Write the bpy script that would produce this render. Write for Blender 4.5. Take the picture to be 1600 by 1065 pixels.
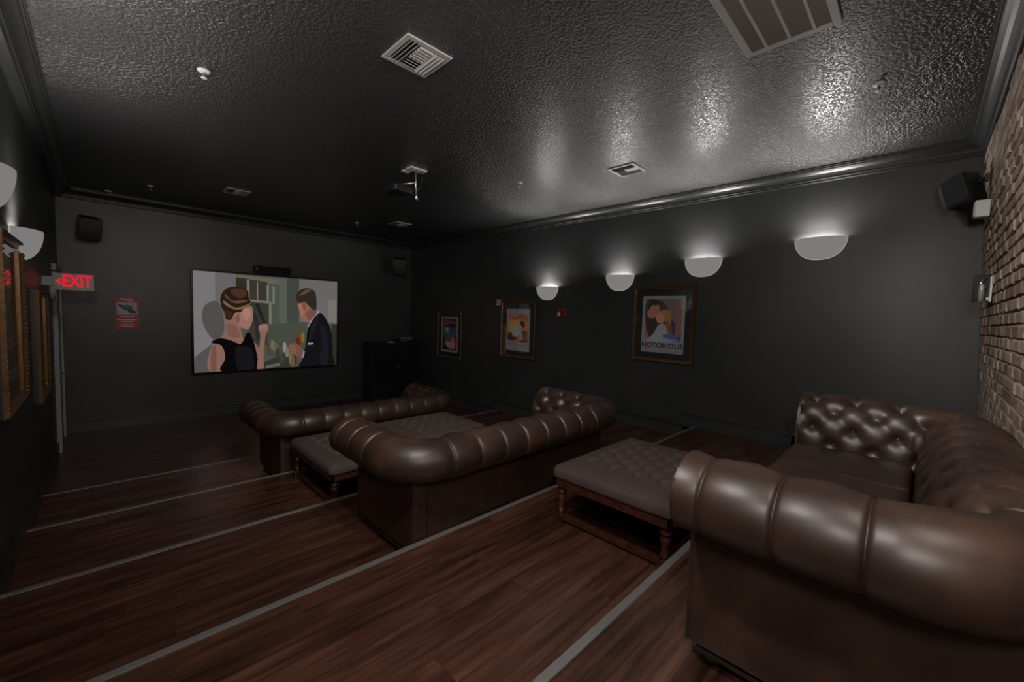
import bpy, bmesh, math, random
from mathutils import Vector, Matrix
random.seed(7)
S = bpy.context.scene
for o in list(bpy.data.objects):
    bpy.data.objects.remove(o, do_unlink=True)
COL = S.collection
PI = math.pi

# ------------------------------------------------------------------ camera
yaw, pitch, roll, FPX = math.radians(45.0525), math.radians(-3.5326), math.radians(1.85), 644.44
fw = Vector((math.sin(yaw)*math.cos(pitch), math.cos(yaw)*math.cos(pitch), math.sin(pitch)))
rt = Vector((math.cos(yaw), -math.sin(yaw), 0)); up = rt.cross(fw)
r2 = math.cos(roll)*rt + math.sin(roll)*up; u2 = -math.sin(roll)*rt + math.cos(roll)*up
cd = bpy.data.cameras.new('camera'); cam = bpy.data.objects.new('camera', cd); COL.objects.link(cam)
cd.sensor_width = 36; cd.lens = FPX/1600*36; cd.clip_start = 0.02
m = Matrix((r2, u2, -fw)).transposed().to_4x4(); m.translation = (0, 0, 2.0)
cam.matrix_world = m
S.camera = cam
# ------------------------------------------------------------------ world, exposure, light levels
w = bpy.data.worlds.new('world'); S.world = w; w.use_nodes = True
w.node_tree.nodes['Background'].inputs[0].default_value = (0.02, 0.02, 0.022, 1)
S.view_settings.view_transform = 'Standard'; S.view_settings.look = 'None'
S.view_settings.exposure = 0; S.view_settings.gamma = 1; S.view_settings.use_curve_mapping = False
SCONCE_W = 22.0        # lamp inside every half-bowl wall sconce
SHADE_GLOW = 0.2      # glow of the half-bowl glass
BRICK_FILL = 105.0     # glow of the added, unseen fill lamps on the brick wall
FILL_TRACK_W = (120, 110, 110, 200)   # added fill heads on the unseen track above the camera

# ------------------------------------------------------------------ helpers
def tag(o, label=None, cat=None, group=None, kind=None):
    if label: o['label'] = label
    if cat: o['category'] = cat
    if group: o['group'] = group
    if kind: o['kind'] = kind
    return o
def empty(name, loc=(0, 0, 0), rz=0, label=None, cat=None, group=None):
    o = bpy.data.objects.new(name, None); COL.objects.link(o); o.empty_display_size = .1
    o.location = loc; o.rotation_euler = (0, 0, rz)
    return tag(o, label, cat, group)
def link(name, me, mat=None, parent=None, loc=(0, 0, 0), rot=(0, 0, 0)):
    o = bpy.data.objects.new(name, me); COL.objects.link(o)
    if mat is not None and not me.materials:
        for mm in (mat if isinstance(mat, (list, tuple)) else [mat]): me.materials.append(mm)
    if parent: o.parent = parent
    o.location = loc; o.rotation_euler = rot
    return o
def pymesh(name, v, f, smooth=False):
    me = bpy.data.meshes.new(name); me.from_pydata([tuple(p) for p in v], [], f); me.update()
    if smooth: me.polygons.foreach_set('use_smooth', [True]*len(me.polygons))
    return me
BF = [(0, 3, 2, 1), (4, 5, 6, 7), (0, 1, 5, 4), (1, 2, 6, 5), (2, 3, 7, 6), (3, 0, 4, 7)]
def boxv(x0, x1, y0, y1, z0, z1):
    return [(x0, y0, z0), (x1, y0, z0), (x1, y1, z0), (x0, y1, z0), (x0, y0, z1), (x1, y0, z1), (x1, y1, z1), (x0, y1, z1)]
def box(name, x0, x1, y0, y1, z0, z1, mat, parent=None, bev=0, seg=2, loc=(0, 0, 0), rot=(0, 0, 0)):
    me = pymesh(name, boxv(x0, x1, y0, y1, z0, z1), BF)
    if bev:
        bm = bmesh.new(); bm.from_mesh(me)
        bmesh.ops.bevel(bm, geom=bm.edges[:], offset=bev, segments=seg, profile=.5, affect='EDGES')
        bm.to_mesh(me); bm.free()
    return link(name, me, mat, parent, loc, rot)
def lathe(name, prof, mat, parent=None, loc=(0, 0, 0), n=20, rot=(0, 0, 0)):
    v, f = [], []
    for r, z in prof:
        for i in range(n):
            a = 2*PI*i/n; v.append((r*math.cos(a), r*math.sin(a), z))
    for j in range(len(prof)-1):
        for i in range(n):
            k = (i+1) % n; f.append((j*n+i, j*n+k, (j+1)*n+k, (j+1)*n+i))
    f.append(tuple(range(n-1, -1, -1))); f.append(tuple(range((len(prof)-1)*n, len(prof)*n)))
    return link(name, pymesh(name, v, f, True), mat, parent, loc, rot)
def extrude_profile(name, prof, p0, p1, axis, mat, parent=None):
    """profile (d, z) in a plane; axis 'x' runs along x with d mapped by callers"""
    v = [axis(d, z, p0) for d, z in prof] + [axis(d, z, p1) for d, z in prof]
    n = len(prof); f = [(i, (i+1) % n, n+(i+1) % n, n+i) for i in range(n)]
    f += [tuple(range(n-1, -1, -1)), tuple(range(n, 2*n))]
    me = pymesh(name, v, f); bm = bmesh.new(); bm.from_mesh(me)
    bmesh.ops.recalc_face_normals(bm, faces=bm.faces[:]); bm.to_mesh(me); bm.free()
    return link(name, me, mat, parent)
def tube(name, pts, r, mat, parent=None, n=8):
    v, f = [], []
    pts = [Vector(p) for p in pts]
    for j, p in enumerate(pts):
        d = (pts[min(j+1, len(pts)-1)]-pts[max(j-1, 0)]).normalized()
        a = d.orthogonal().normalized(); b = d.cross(a)
        for i in range(n):
            t = 2*PI*i/n; v.append(p+r*(a*math.cos(t)+b*math.sin(t)))
    for j in range(len(pts)-1):
        for i in range(n):
            k = (i+1) % n; f.append((j*n+i, j*n+k, (j+1)*n+k, (j+1)*n+i))
    f.append(tuple(range(n-1, -1, -1))); f.append(tuple(range((len(pts)-1)*n, len(pts)*n)))
    return link(name, pymesh(name, v, f, True), mat, parent)
def rbox(name, sx, sy, sz, r, mat, parent=None, loc=(0, 0, 0), n=10, crown=0, rot=(0, 0, 0)):
    """rounded cushion-like box centred in x,y, base at z = 0"""
    bm = bmesh.new(); bmesh.ops.create_cube(bm, size=2)
    bmesh.ops.subdivide_edges(bm, edges=bm.edges[:], cuts=n, use_grid_fill=True)
    for q in bm.verts:
        c = q.co.copy()
        # denser towards the edges
        c = Vector([math.copysign(abs(k)**.6, k) for k in c])
        p = Vector((c.x*sx/2, c.y*sy/2, c.z*sz/2))
        core = Vector((max(-sx/2+r, min(sx/2-r, p.x)), max(-sy/2+r, min(sy/2-r, p.y)), max(-sz/2+r, min(sz/2-r, p.z))))
        d = p-core
        if d.length > 1e-9: p = core+d.normalized()*r
        if p.z > 0: p.z += crown*(1-(p.x/(sx/2))**2)*(1-(p.y/(sy/2))**2)
        q.co = p+Vector((0, 0, sz/2))
    me = bpy.data.meshes.new(name); bm.to_mesh(me); bm.free()
    me.polygons.foreach_set('use_smooth', [True]*len(me.polygons))
    return link(name, me, mat, parent, loc, rot)
def copy_tree(o, parent=None):
    c = o.copy(); COL.objects.link(c); c.parent = parent
    for ch in o.children: copy_tree(ch, c)
    return c

# ------------------------------------------------------------------ materials
def lin(c):
    return tuple(((k/255)/12.92 if k/255 <= .04045 else ((k/255+.055)/1.055)**2.4) for k in c)
def principled(name, col, rough=.5, metal=0, spec=.5, coat=0):
    mt = bpy.data.materials.new(name); mt.use_nodes = True
    b = mt.node_tree.nodes['Principled BSDF']
    b.inputs['Base Color'].default_value = (*col, 1); b.inputs['Roughness'].default_value = rough
    b.inputs['Metallic'].default_value = metal; b.inputs['Specular IOR Level'].default_value = spec
    if coat: b.inputs['Coat Weight'].default_value = coat
    return mt
def N(mt, t, **kw):
    n = mt.node_tree.nodes.new(t)
    for k, v in kw.items(): setattr(n, k, v)
    return n
def L(mt, a, b): mt.node_tree.links.new(a, b)
def noise_on(mt, scale, detail=4, rough=.6, coord='Object', mapping=None, rnd=False):
    tc = N(mt, 'ShaderNodeTexCoord'); out = tc.outputs[coord]
    if rnd:
        oi = N(mt, 'ShaderNodeObjectInfo'); ml = N(mt, 'ShaderNodeMath', operation='MULTIPLY'); ml.inputs[1].default_value = 37
        L(mt, oi.outputs['Random'], ml.inputs[0])
        va = N(mt, 'ShaderNodeVectorMath', operation='ADD'); L(mt, out, va.inputs[0]); L(mt, ml.outputs[0], va.inputs[1]); out = va.outputs[0]
    if mapping:
        mp = N(mt, 'ShaderNodeMapping'); mp.inputs['Scale'].default_value = mapping; L(mt, out, mp.inputs[0]); out = mp.outputs[0]
    nz = N(mt, 'ShaderNodeTexNoise'); nz.inputs['Scale'].default_value = scale; nz.inputs['Detail'].default_value = detail
    nz.inputs['Roughness'].default_value = rough; L(mt, out, nz.inputs['Vector'])
    return nz
def ramp(mt, src, stops):
    r = N(mt, 'ShaderNodeValToRGB'); e = r.color_ramp.elements
    while len(e) < len(stops): e.new(.5)
    for k, (p, c) in zip(e, stops): k.position = p; k.color = (*c, 1)
    L(mt, src, r.inputs[0]); return r
def bump_on(mt, src, strength, dist):
    b = N(mt, 'ShaderNodeBump'); b.inputs['Strength'].default_value = strength; b.inputs['Distance'].default_value = dist
    L(mt, src, b.inputs['Height']); L(mt, b.outputs[0], mt.node_tree.nodes['Principled BSDF'].inputs['Normal']); return b
def base(mt): return mt.node_tree.nodes['Principled BSDF']
def emit(name, col, strength=1.0):
    mt = bpy.data.materials.new(name); mt.use_nodes = True; t = mt.node_tree
    t.nodes.remove(t.nodes['Principled BSDF']); e = t.nodes.new('ShaderNodeEmission')
    e.inputs[0].default_value = (*col, 1); e.inputs[1].default_value = strength
    t.links.new(e.outputs[0], t.nodes['Material Output'].inputs[0]); return mt

# black eggshell wall paint
M_wall = principled('black_wall_paint', (.021, .0215, .0225), .42)
nz = noise_on(M_wall, 60, 3); bump_on(M_wall, nz.outputs[0], .12, .004)
nz2 = noise_on(M_wall, 1.3, 4, .6); rr = ramp(M_wall, nz2.outputs[0], [(.3, (.03, .031, .032)), (.7, (.045, .046, .047))])
L(M_wall, rr.outputs[0], base(M_wall).inputs['Base Color'])
# glossy black knock-down textured ceiling
M_ceil = principled('black_gloss_ceiling', (.028, .028, .029), .35, spec=.9)
nz = noise_on(M_ceil, 46, 3, .55); rr = ramp(M_ceil, nz.outputs[0], [(.42, (0, 0, 0)), (.58, (1, 1, 1))])
bump_on(M_ceil, rr.outputs[0], .5, .012)
M_trim = principled('black_gloss_trim', (.022, .0225, .023), .36)
M_base = principled('black_baseboard_paint', (.042, .043, .044), .38)
# wood floor
def wood_floor(name, rnd, plank=False):
    mt = principled(name, (.05, .025, .015), .31, spec=.5)
    g = noise_on(mt, 1.0, 6, .62, mapping=(2.6, 42, 42), rnd=rnd)
    g2 = noise_on(mt, 1.0, 3, .5, mapping=(1.6, 11, 11), rnd=rnd)
    mx = N(mt, 'ShaderNodeMath', operation='MULTIPLY_ADD'); mx.inputs[1].default_value = .55
    L(mt, g.outputs[0], mx.inputs[0])
    m2 = N(mt, 'ShaderNodeMath', operation='MULTIPLY'); m2.inputs[1].default_value = .45; L(mt, g2.outputs[0], m2.inputs[0]); L(mt, m2.outputs[0], mx.inputs[2])
    src = mx.outputs[0]
    if rnd:
        oi = N(mt, 'ShaderNodeObjectInfo'); ma = N(mt, 'ShaderNodeMath', operation='MULTIPLY_ADD'); ma.inputs[1].default_value = .06; ma.inputs[2].default_value = -.03
        L(mt, oi.outputs['Random'], ma.inputs[0]); ad = N(mt, 'ShaderNodeMath', operation='ADD'); L(mt, ma.outputs[0], ad.inputs[0]); L(mt, src, ad.inputs[1]); src = ad.outputs[0]
    r = ramp(mt, src, [(.34, (.02, .0088, .006)), (.47, (.06, .0245, .0155)), (.56, (.1, .041, .0245)), (.68, (.15, .067, .042))])
    L(mt, r.outputs[0], base(mt).inputs['Base Color'])
    bump_on(mt, g.outputs[0], .08, .003)
    return mt
M_plank = wood_floor('reddish_brown_floor_plank', True)
M_floor = wood_floor('reddish_brown_floor', False)
tc = N(M_floor, 'ShaderNodeTexCoord'); bt = N(M_floor, 'ShaderNodeTexBrick')
bt.inputs['Scale'].default_value = 1; bt.inputs['Brick Width'].default_value = 1.22; bt.inputs['Row Height'].default_value = .1525
bt.inputs['Mortar Size'].default_value = .0015; bt.offset = .37
bt.inputs['Color1'].default_value = (.8, .8, .8, 1); bt.inputs['Color2'].default_value = (1.15, 1.15, 1.15, 1); bt.inputs['Mortar'].default_value = (.2, .2, .2, 1)
L(M_floor, tc.outputs['Object'], bt.inputs['Vector'])
mixn = N(M_floor, 'ShaderNodeMix', data_type='RGBA', blend_type='MULTIPLY'); mixn.inputs[0].default_value = 1
src = base(M_floor).inputs['Base Color'].links[0].from_socket
L(M_floor, src, mixn.inputs[6]); L(M_floor, bt.outputs['Color'], mixn.inputs[7]); L(M_floor, mixn.outputs[2], base(M_floor).inputs['Base Color'])
M_sub = principled('dark_subfloor', (.012, .008, .006), .7)
M_nose = principled('grey_vinyl_nosing', (.16, .157, .153), .42)
# brick
M_mortar = principled('tan_mortar', (.26, .2, .155), .9)
nz = noise_on(M_mortar, 40, 4); bump_on(M_mortar, nz.outputs[0], .5, .006)
M_brick = principled('weathered_brick', (.2, .14, .1), .85)
nz = noise_on(M_brick, 16, 5, .65, rnd=True); oi = N(M_brick, 'ShaderNodeObjectInfo')
rr = ramp(M_brick, oi.outputs['Random'], [(0, (.12, .078, .056)), (.2, (.18, .125, .09)), (.5, (.235, .17, .125)), (.8, (.28, .21, .16)), (1, (.32, .25, .195))])
r2_ = ramp(M_brick, nz.outputs[0], [(.3, (.6, .58, .56)), (.7, (1.2, 1.2, 1.2))])
mixn = N(M_brick, 'ShaderNodeMix', data_type='RGBA', blend_type='MULTIPLY'); mixn.inputs[0].default_value = 1
L(M_brick, rr.outputs[0], mixn.inputs[6]); L(M_brick, r2_.outputs[0], mixn.inputs[7]); L(M_brick, mixn.outputs[2], base(M_brick).inputs['Base Color'])
bump_on(M_brick, nz.outputs[0], .5, .006)
# leather
M_leather = principled('antique_brown_leather', (.05, .023, .015), .44, spec=.55, coat=.3)
base(M_leather).inputs['Coat Roughness'].default_value = .4
nz = noise_on(M_leather, 3.2, 5, .6); rr = ramp(M_leather, nz.outputs[0], [(.3, (.02, .0105, .008)), (.52, (.036, .0185, .0125)), (.72, (.074, .035, .02))])
L(M_leather, rr.outputs[0], base(M_leather).inputs['Base Color'])
nz = noise_on(M_leather, 120, 3); bump_on(M_leather, nz.outputs[0], .06, .002)
M_seam = principled('dark_leather_piping', (.026, .013, .009), .4)
M_button = principled('leather_button', (.05, .025, .017), .3)
M_velvet = principled('taupe_velvet', (.078, .058, .051), .8, spec=.2)
base(M_velvet).inputs['Sheen Weight'].default_value = .04; base(M_velvet).inputs['Sheen Roughness'].default_value = .4
nz = noise_on(M_velvet, 220, 3); bump_on(M_velvet, nz.outputs[0], .15, .002)
M_cherry = principled('cherry_stained_wood', (.05, .015, .008), .28, coat=.3)
nz = noise_on(M_cherry, 1, 5, .6, mapping=(6, 30, 30)); rr = ramp(M_cherry, nz.outputs[0], [(.35, (.03, .0085, .005)), (.65, (.085, .026, .013))])
L(M_cherry, rr.outputs[0], base(M_cherry).inputs['Base Color'])
M_shelf = principled('dark_gloss_shelf', (.012, .006, .005), .22)
M_foot = principled('dark_wood_foot', (.03, .01, .007), .3)
M_gold = principled('aged_gold_frame', (.19, .095, .035), .38, metal=.5)
nz = noise_on(M_gold, 25, 4); rr = ramp(M_gold, nz.outputs[0], [(.3, (.1, .048, .02)), (.7, (.22, .115, .044))]); L(M_gold, rr.outputs[0], base(M_gold).inputs['Base Color'])
M_mat = principled('charcoal_mat_board', (.025, .026, .028), .8)
M_paper = principled('poster_paper', (.42, .41, .41), .6)
M_black = principled('matte_black_plastic', (.012, .012, .013), .45)
M_blackg = principled('gloss_black', (.01, .01, .011), .2)
M_grille = principled('speaker_grille_cloth', (.008, .008, .008), .9)
M_white = principled('white_plastic', (.55, .54, .52), .45)
M_door = principled('pale_grey_door_paint', (.3, .295, .28), .45)
M_metalw = principled('cream_painted_metal', (.28, .265, .25), .5)
M_slat = principled('louvre_taupe', (.1, .088, .074), .55)
M_dark = principled('dark_void', (.006, .006, .006), .9)
M_chrome = principled('brushed_steel', (.5, .5, .5), .3, metal=1)
M_red = principled('red_plastic', (.33, .02, .025), .4)
def glass(name, tint=(1, 1, 1), ior=1.5):
    mt = bpy.data.materials.new(name); mt.use_nodes = True; t = mt.node_tree
    t.nodes.remove(t.nodes['Principled BSDF'])
    lw = t.nodes.new('ShaderNodeLayerWeight'); lw.inputs['Blend'].default_value = .5
    pw_ = t.nodes.new('ShaderNodeMath'); pw_.operation = 'POWER'; pw_.inputs[1].default_value = 5; t.links.new(lw.outputs['Facing'], pw_.inputs[0])
    f0 = ((ior-1)/(ior+1))**2
    fr = t.nodes.new('ShaderNodeMath'); fr.operation = 'MULTIPLY_ADD'; fr.inputs[1].default_value = .95-f0; fr.inputs[2].default_value = f0; t.links.new(pw_.outputs[0], fr.inputs[0])
    tr = t.nodes.new('ShaderNodeBsdfTransparent'); tr.inputs[0].default_value = (*tint, 1)
    gl = t.nodes.new('ShaderNodeBsdfGlossy'); gl.inputs['Roughness'].default_value = .02
    mx = t.nodes.new('ShaderNodeMixShader')
    t.links.new(fr.outputs[0], mx.inputs[0]); t.links.new(tr.outputs[0], mx.inputs[1]); t.links.new(gl.outputs[0], mx.inputs[2])
    t.links.new(mx.outputs[0], t.nodes['Material Output'].inputs[0]); return mt
M_glass = glass('picture_glass')
M_lampglass = glass('clear_lamp_glass', (.75, .75, .75), 1.9)
M_shade = emit('glowing_opal_glass', (1.0, .985, .97), SHADE_GLOW)
M_rim = emit('glowing_glass_rim', (1.0, .985, .97), SHADE_GLOW*1.75)
M_inner = principled('opal_glass_inside', (.8, .79, .77), .5)
M_exit = emit('exit_letter_red', (1.0, .012, .035), .8)
M_signface = principled('exit_sign_housing', (.3, .3, .27), .5)
M_green = emit('green_indicator', (.2, .9, .25), .25)

# ------------------------------------------------------------------ the setting
XR, YS, ZC = 5.5, 9.1, 3.67
RISE = .1535
YE = [.851, 2.072, 3.30, 4.565, 5.80]          # nosing lines, back to front
def xl(z): return -.425              # left wall face
YB0, SLB = -.395, .0457                          # brick face at z=.7675 and its slope
def yb(z): return YB0+SLB*(z-.7675)
def lev(k): return RISE*(5-k)                    # k=0 the rear tier ... 5 the front floor
st = lambda o: tag(o, kind='structure')

fl = st(box('floor', -.5, XR+.1, YE[4]-.3, YS+.1, -.1, 0, M_floor))
tag(fl, 'front floor of dark reddish brown boards below the screen')
bounds = [-.45]+YE
rp = random.Random(3)
tier_names = ['rear', 'second', 'third', 'fourth', 'fifth']
for k in range(5):
    y0, y1 = bounds[k], bounds[k+1]; z = lev(k)
    t = st(box('floor', -.5, XR+.1, y0-(.3 if k else .1), y1, -.1+0.001*k, z-.012, M_sub))
    tag(t, ['rear tier of the stepped wood floor under the nearest sofa', 'tier holding the nearest tufted ottoman', 'tier under the middle sofa',
            'tier holding the two farther ottomans', 'lowest tier under the farthest sofa'][k])
    rows = 8; ya = y0 if k else -.37
    wd = (y1-.012-ya)/rows
    for r in range(rows):
        x = -.42-rp.random()*1.1
        while x < XR:
            xa, xb = max(x, -.42), min(x+1.22, XR)
            if xb-xa > .03:
                p = box('plank', xa+.0007, xb-.0007, ya+r*wd+.0006, ya+(r+1)*wd-.0006, z-.012, z, M_plank, t)
            x += 1.22
    n = st(box('trim_%d' % (k+1), -.425, XR-.012, y1-.031, y1+.008, z-.02, z+.005, M_nose, None, .0035))
    tag(n, ['grey nosing strip at the foot of the nearest sofa', 'grey nosing strip behind the middle sofa', 'grey nosing strip in front of the middle sofa', 'grey nosing strip behind the farthest sofa', 'grey nosing strip in front of the farthest sofa'][k])

# walls (left and brick wall lean a little)
def prism(name, pts0, pts1, mat):
    n = len(pts0); v = list(pts0)+list(pts1)
    f = [(i, (i+1) % n, n+(i+1) % n, n+i) for i in range(n)]+[tuple(range(n-1, -1, -1)), tuple(range(n, 2*n))]
    me = pymesh(name, v, f); bm = bmesh.new(); bm.from_mesh(me); bmesh.ops.recalc_face_normals(bm, faces=bm.faces[:]); bm.to_mesh(me); bm.free()
    return st(link(name, me, mat))
wl = prism('wall_left', [(xl(-.1), -.6, -.1), (xl(3.8), -.6, 3.8), (-.7, -.6, 3.8), (-.7, -.6, -.1)],
      [(xl(-.1), YS+.1, -.1), (xl(3.8), YS+.1, 3.8), (-.7, YS+.1, 3.8), (-.7, YS+.1, -.1)], M_wall)
tag(wl, 'black painted side wall at the left edge')
tag(st(box('wall_right', XR, XR+.15, -.6, YS+.1, -.1, 3.8, M_wall)), 'black painted side wall carrying four lit sconces')
tag(st(box('wall_front', -.7, XR+.15, YS, YS+.15, -.1, 3.8, M_wall)), 'black painted end wall carrying the screen')
tag(st(box('ceiling', -.8, XR+.2, -.7, YS+.2, ZC, ZC+.15, M_ceil)), 'glossy black textured ceiling')
wb = st(box('wall_back', -.5, XR+.02, -.15, -.012, -.05, 2.95, M_mortar, None, 0, 2, (0, YB0, .7675), (-math.atan(SLB), 0, 0)))
tag(wb, 'weathered tan brick wall behind the nearest sofa')
# bricks: each its own piece where the photo shows them largest, the rest joined
BWD, BHT = .213, .0745
rb = random.Random(11)
bmeshes = []
for i in range(5):
    v = boxv(-.1, .1, -.02, 0, -.032, .032)
    v = [(a+rb.uniform(-.004, .004), b+(rb.uniform(-.004, .003) if b == 0 else 0), c+rb.uniform(-.003, .003)) for a, b, c in v]
    me = pymesh('brick', v, BF)
    bm = bmesh.new(); bm.from_mesh(me)
    ed = [e for e in bm.edges if all(abs(q.co.y) < .008 for q in e.verts)]
    bmesh.ops.bevel(bm, geom=ed, offset=.006, segments=1, affect='EDGES'); bm.to_mesh(me); bm.free()
    me.materials.append(M_brick); bmeshes.append(me)
single, rest = [], []
rows = int(2.9/BHT)
for r in range(rows):
    z = r*BHT+.04
    x = XR-.1-(r % 2)*BWD/2
    while x > -.4:
        (single if (2.75 < x and z > .62) else rest).append((x, z)); x -= BWD
single.sort(key=lambda p: p[0])
rest += single[300:]; single = single[:300]
for x, z in single:
    o = bpy.data.objects.new('brick', bmeshes[rb.randrange(5)]); COL.objects.link(o); o.parent = wb
    o.location = (x, rb.uniform(-.003, .003), z)
bv, bf = [], []
for x, z in rest:
    n = len(bv); j = rb.uniform(-.004, .003)
    x1 = min(x+.1, XR+.01)
    bv += boxv(x-.1, x1, -.02, j, z-.032, z+.032); bf += [tuple(n+q for q in f) for f in BF]
o = link('bricks', pymesh('bricks', bv, bf), M_brick, wb); tag(o, kind='stuff')

# crown mouldings
CR = [(0, 3.525), (.012, 3.525), (.02, 3.535), (.02, 3.55), (.032, 3.556), (.032, 3.57), (.038, 3.585), (.05, 3.603), (.068, 3.618), (.088, 3.628),
      (.094, 3.64), (.105, 3.643), (.105, 3.655), (.115, 3.658), (.115, ZC+.01), (0, ZC+.01)]
xtl, ytb = xl(3.57), yb(3.55)
tag(st(extrude_profile('trim_6', CR, -.6, YS+.05, lambda d, z, p: (XR-d+.001, p, z), M_trim)), 'black crown moulding over the wall of sconces')
tag(st(extrude_profile('trim_7', [(0, 3.525)]+[(q+.055, z) for q, z in CR[1:-1]]+[(0, ZC+.01)], -.6, YS+.05, lambda d, z, p: (xtl+d-.003, p, z), M_trim)), 'black crown moulding over the left wall')
tag(st(extrude_profile('trim_8', CR, -.6, XR+.05, lambda d, z, p: (p, YS-d+.001, z), M_trim)), 'black crown moulding over the screen wall')
tag(st(extrude_profile('trim_9', CR, -.6, XR+.05, lambda d, z, p: (p, ytb+d-.003, z), M_trim)), 'black crown moulding over the brick wall')

# baseboards that climb with the steps
def step_board(name, xw, sgn, label):
    e = empty(name); tag(e, label, kind='structure')
    starts = [-.42]+[y for y in YE]
    for k in range(6):
        ya = (-.36 if k == 0 else YE[k-1]); yb_ = (YE[k]+.13 if k < 5 else YS)
        z = lev(k); H = .155
        x = xw(z+.08)
        a, b = sorted((x, x+sgn*.016)); a2, b2 = sorted((x, x+sgn*.022))
        zb = z if k == 5 else lev(k+1)
        if sgn > 0 and k == 5: yb_ = 7.92
        box('board', a-.004, b, ya, yb_, zb, z+H-.018, M_base, e)
        box('board_cap', a2-.004, b2, ya, yb_, z+H-.018, z+H, M_trim, e, .004)
    return e
step_board('baseboard_right', lambda z: XR, -1, 'black stepped baseboard along the wall of sconces')
step_board('baseboard_left', xl, 1, 'black stepped baseboard along the left wall')
e = empty('baseboard_front'); tag(e, 'black baseboard along the screen wall', kind='structure')
box('board', -.42, XR-.02, YS-.016, YS+.004, 0, .142, M_base, e); box('board_cap', -.42, XR-.02, YS-.022, YS+.004, .142, .16, M_trim, e, .004)

# pale door at the far end of the left wall
d = empty('door_1', (xl(1.2), 8.46, 0)); tag(d, 'pale grey door with casing at the far end of left wall', kind='structure')
box('door_leaf', -.01, .02, -.40, .40, .01, 2.36, M_door, d, .003)
box('casing', -.01, .045, -.50, -.41, 0, 2.40, M_door, d, .004); box('casing', -.01, .045, .41, .50, 0, 2.40, M_door, d, .004)
box('casing', -.01, .045, -.50, .50, 2.375, 2.48, M_door, d, .004)
h = box('handle_plate', .02, .028, -.36, -.31, .95, 1.1, M_chrome, d, .002); tube('lever', [(.02, -.335, 1.03), (.06, -.335, 1.03), (.06, -.24, 1.03)], .008, M_chrome, h)

# ------------------------------------------------------------------ chesterfield sofas
def catmull(pts, n):
    P = [Vector(p) for p in pts]; P = [2*P[0]-P[1]]+P+[2*P[-1]-P[-2]]; out = []
    for i in range(1, len(P)-2):
        for j in range(n):
            t = j/n; a, b, c, e = P[i-1], P[i], P[i+1], P[i+2]
            out.append(.5*((2*b)+(c-a)*t+(2*a-5*b+4*c-e)*t*t+(3*b-a-3*c+e)*t*t*t))
    out.append(P[-2]); return out
H_SOFA = .775
PROF_C = [(0.0, .36), (0.0, .45), (.0, .54), (.008, .61), (.032, .68), (.075, .735), (.135, .768), (.2, .775), (.262, .755), (.308, .71), (.325, .65),
          (.312, .592), (.27, .55), (.215, .532), (.165, .535), (.135, .545)]
prof_d = catmull([(a, b, 0) for a, b in PROF_C], 24)
acc = [0]
for a, b in zip(prof_d, prof_d[1:]): acc.append(acc[-1]+(b-a).length)
NPR = 104
prof = []
j = 0
for i in range(NPR):
    t = acc[-1]*i/(NPR-1)
    while j < len(acc)-2 and acc[j+1] < t: j += 1
    f = (t-acc[j])/max(1e-9, acc[j+1]-acc[j]); prof.append((t, prof_d[j].lerp(prof_d[j+1], f)))
# lattice rows: A z=.497, B .604, C .70, D roll top
def t_at(cond):
    for t, p in prof:
        if cond(p): return t
tA = t_at(lambda p: p.y > .488); tD = t_at(lambda p: p.x > .105)
dT = (tD-tA)/3
def Tof(t): return (t-tA)/dT
def smooth(x): x = max(0, min(1, x)); return x*x*(3-2*x)
def disp(Sv, T):
    p, q = Sv+(T-1)/2, Sv-(T-1)/2
    g = (abs(math.sin(PI*p))*abs(math.sin(PI*q)))**1.1
    near = min(((Sv-round(Sv))**2*.035+((T-1)-2*round((T-1)/2))**2*.0095), ((Sv-.5-round(Sv-.5))**2*.035+(T-2*round(T/2))**2*.0095))
    hd = .013*g-.027*math.exp(-near/.0011)-.008*math.exp(-near/.0002)
    ds = abs(Sv-round(Sv))
    pl = .014*(1-(1-min(1, 2*ds))**2.2)-.009*math.exp(-(ds/.026)**2)
    k = smooth((T-3.0)/.9)
    fade = 1-smooth((T-5.4)/2.2)
    low = smooth((T+1.2)/.8)
    h = hd*(1-k)+pl*k*(.25+.75*fade)
    if T > 3 and T < 3.6:
        h -= .012*math.exp(-((T-3)**2*.0095+ds**2*.035)/.0009)
    return h*low
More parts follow.
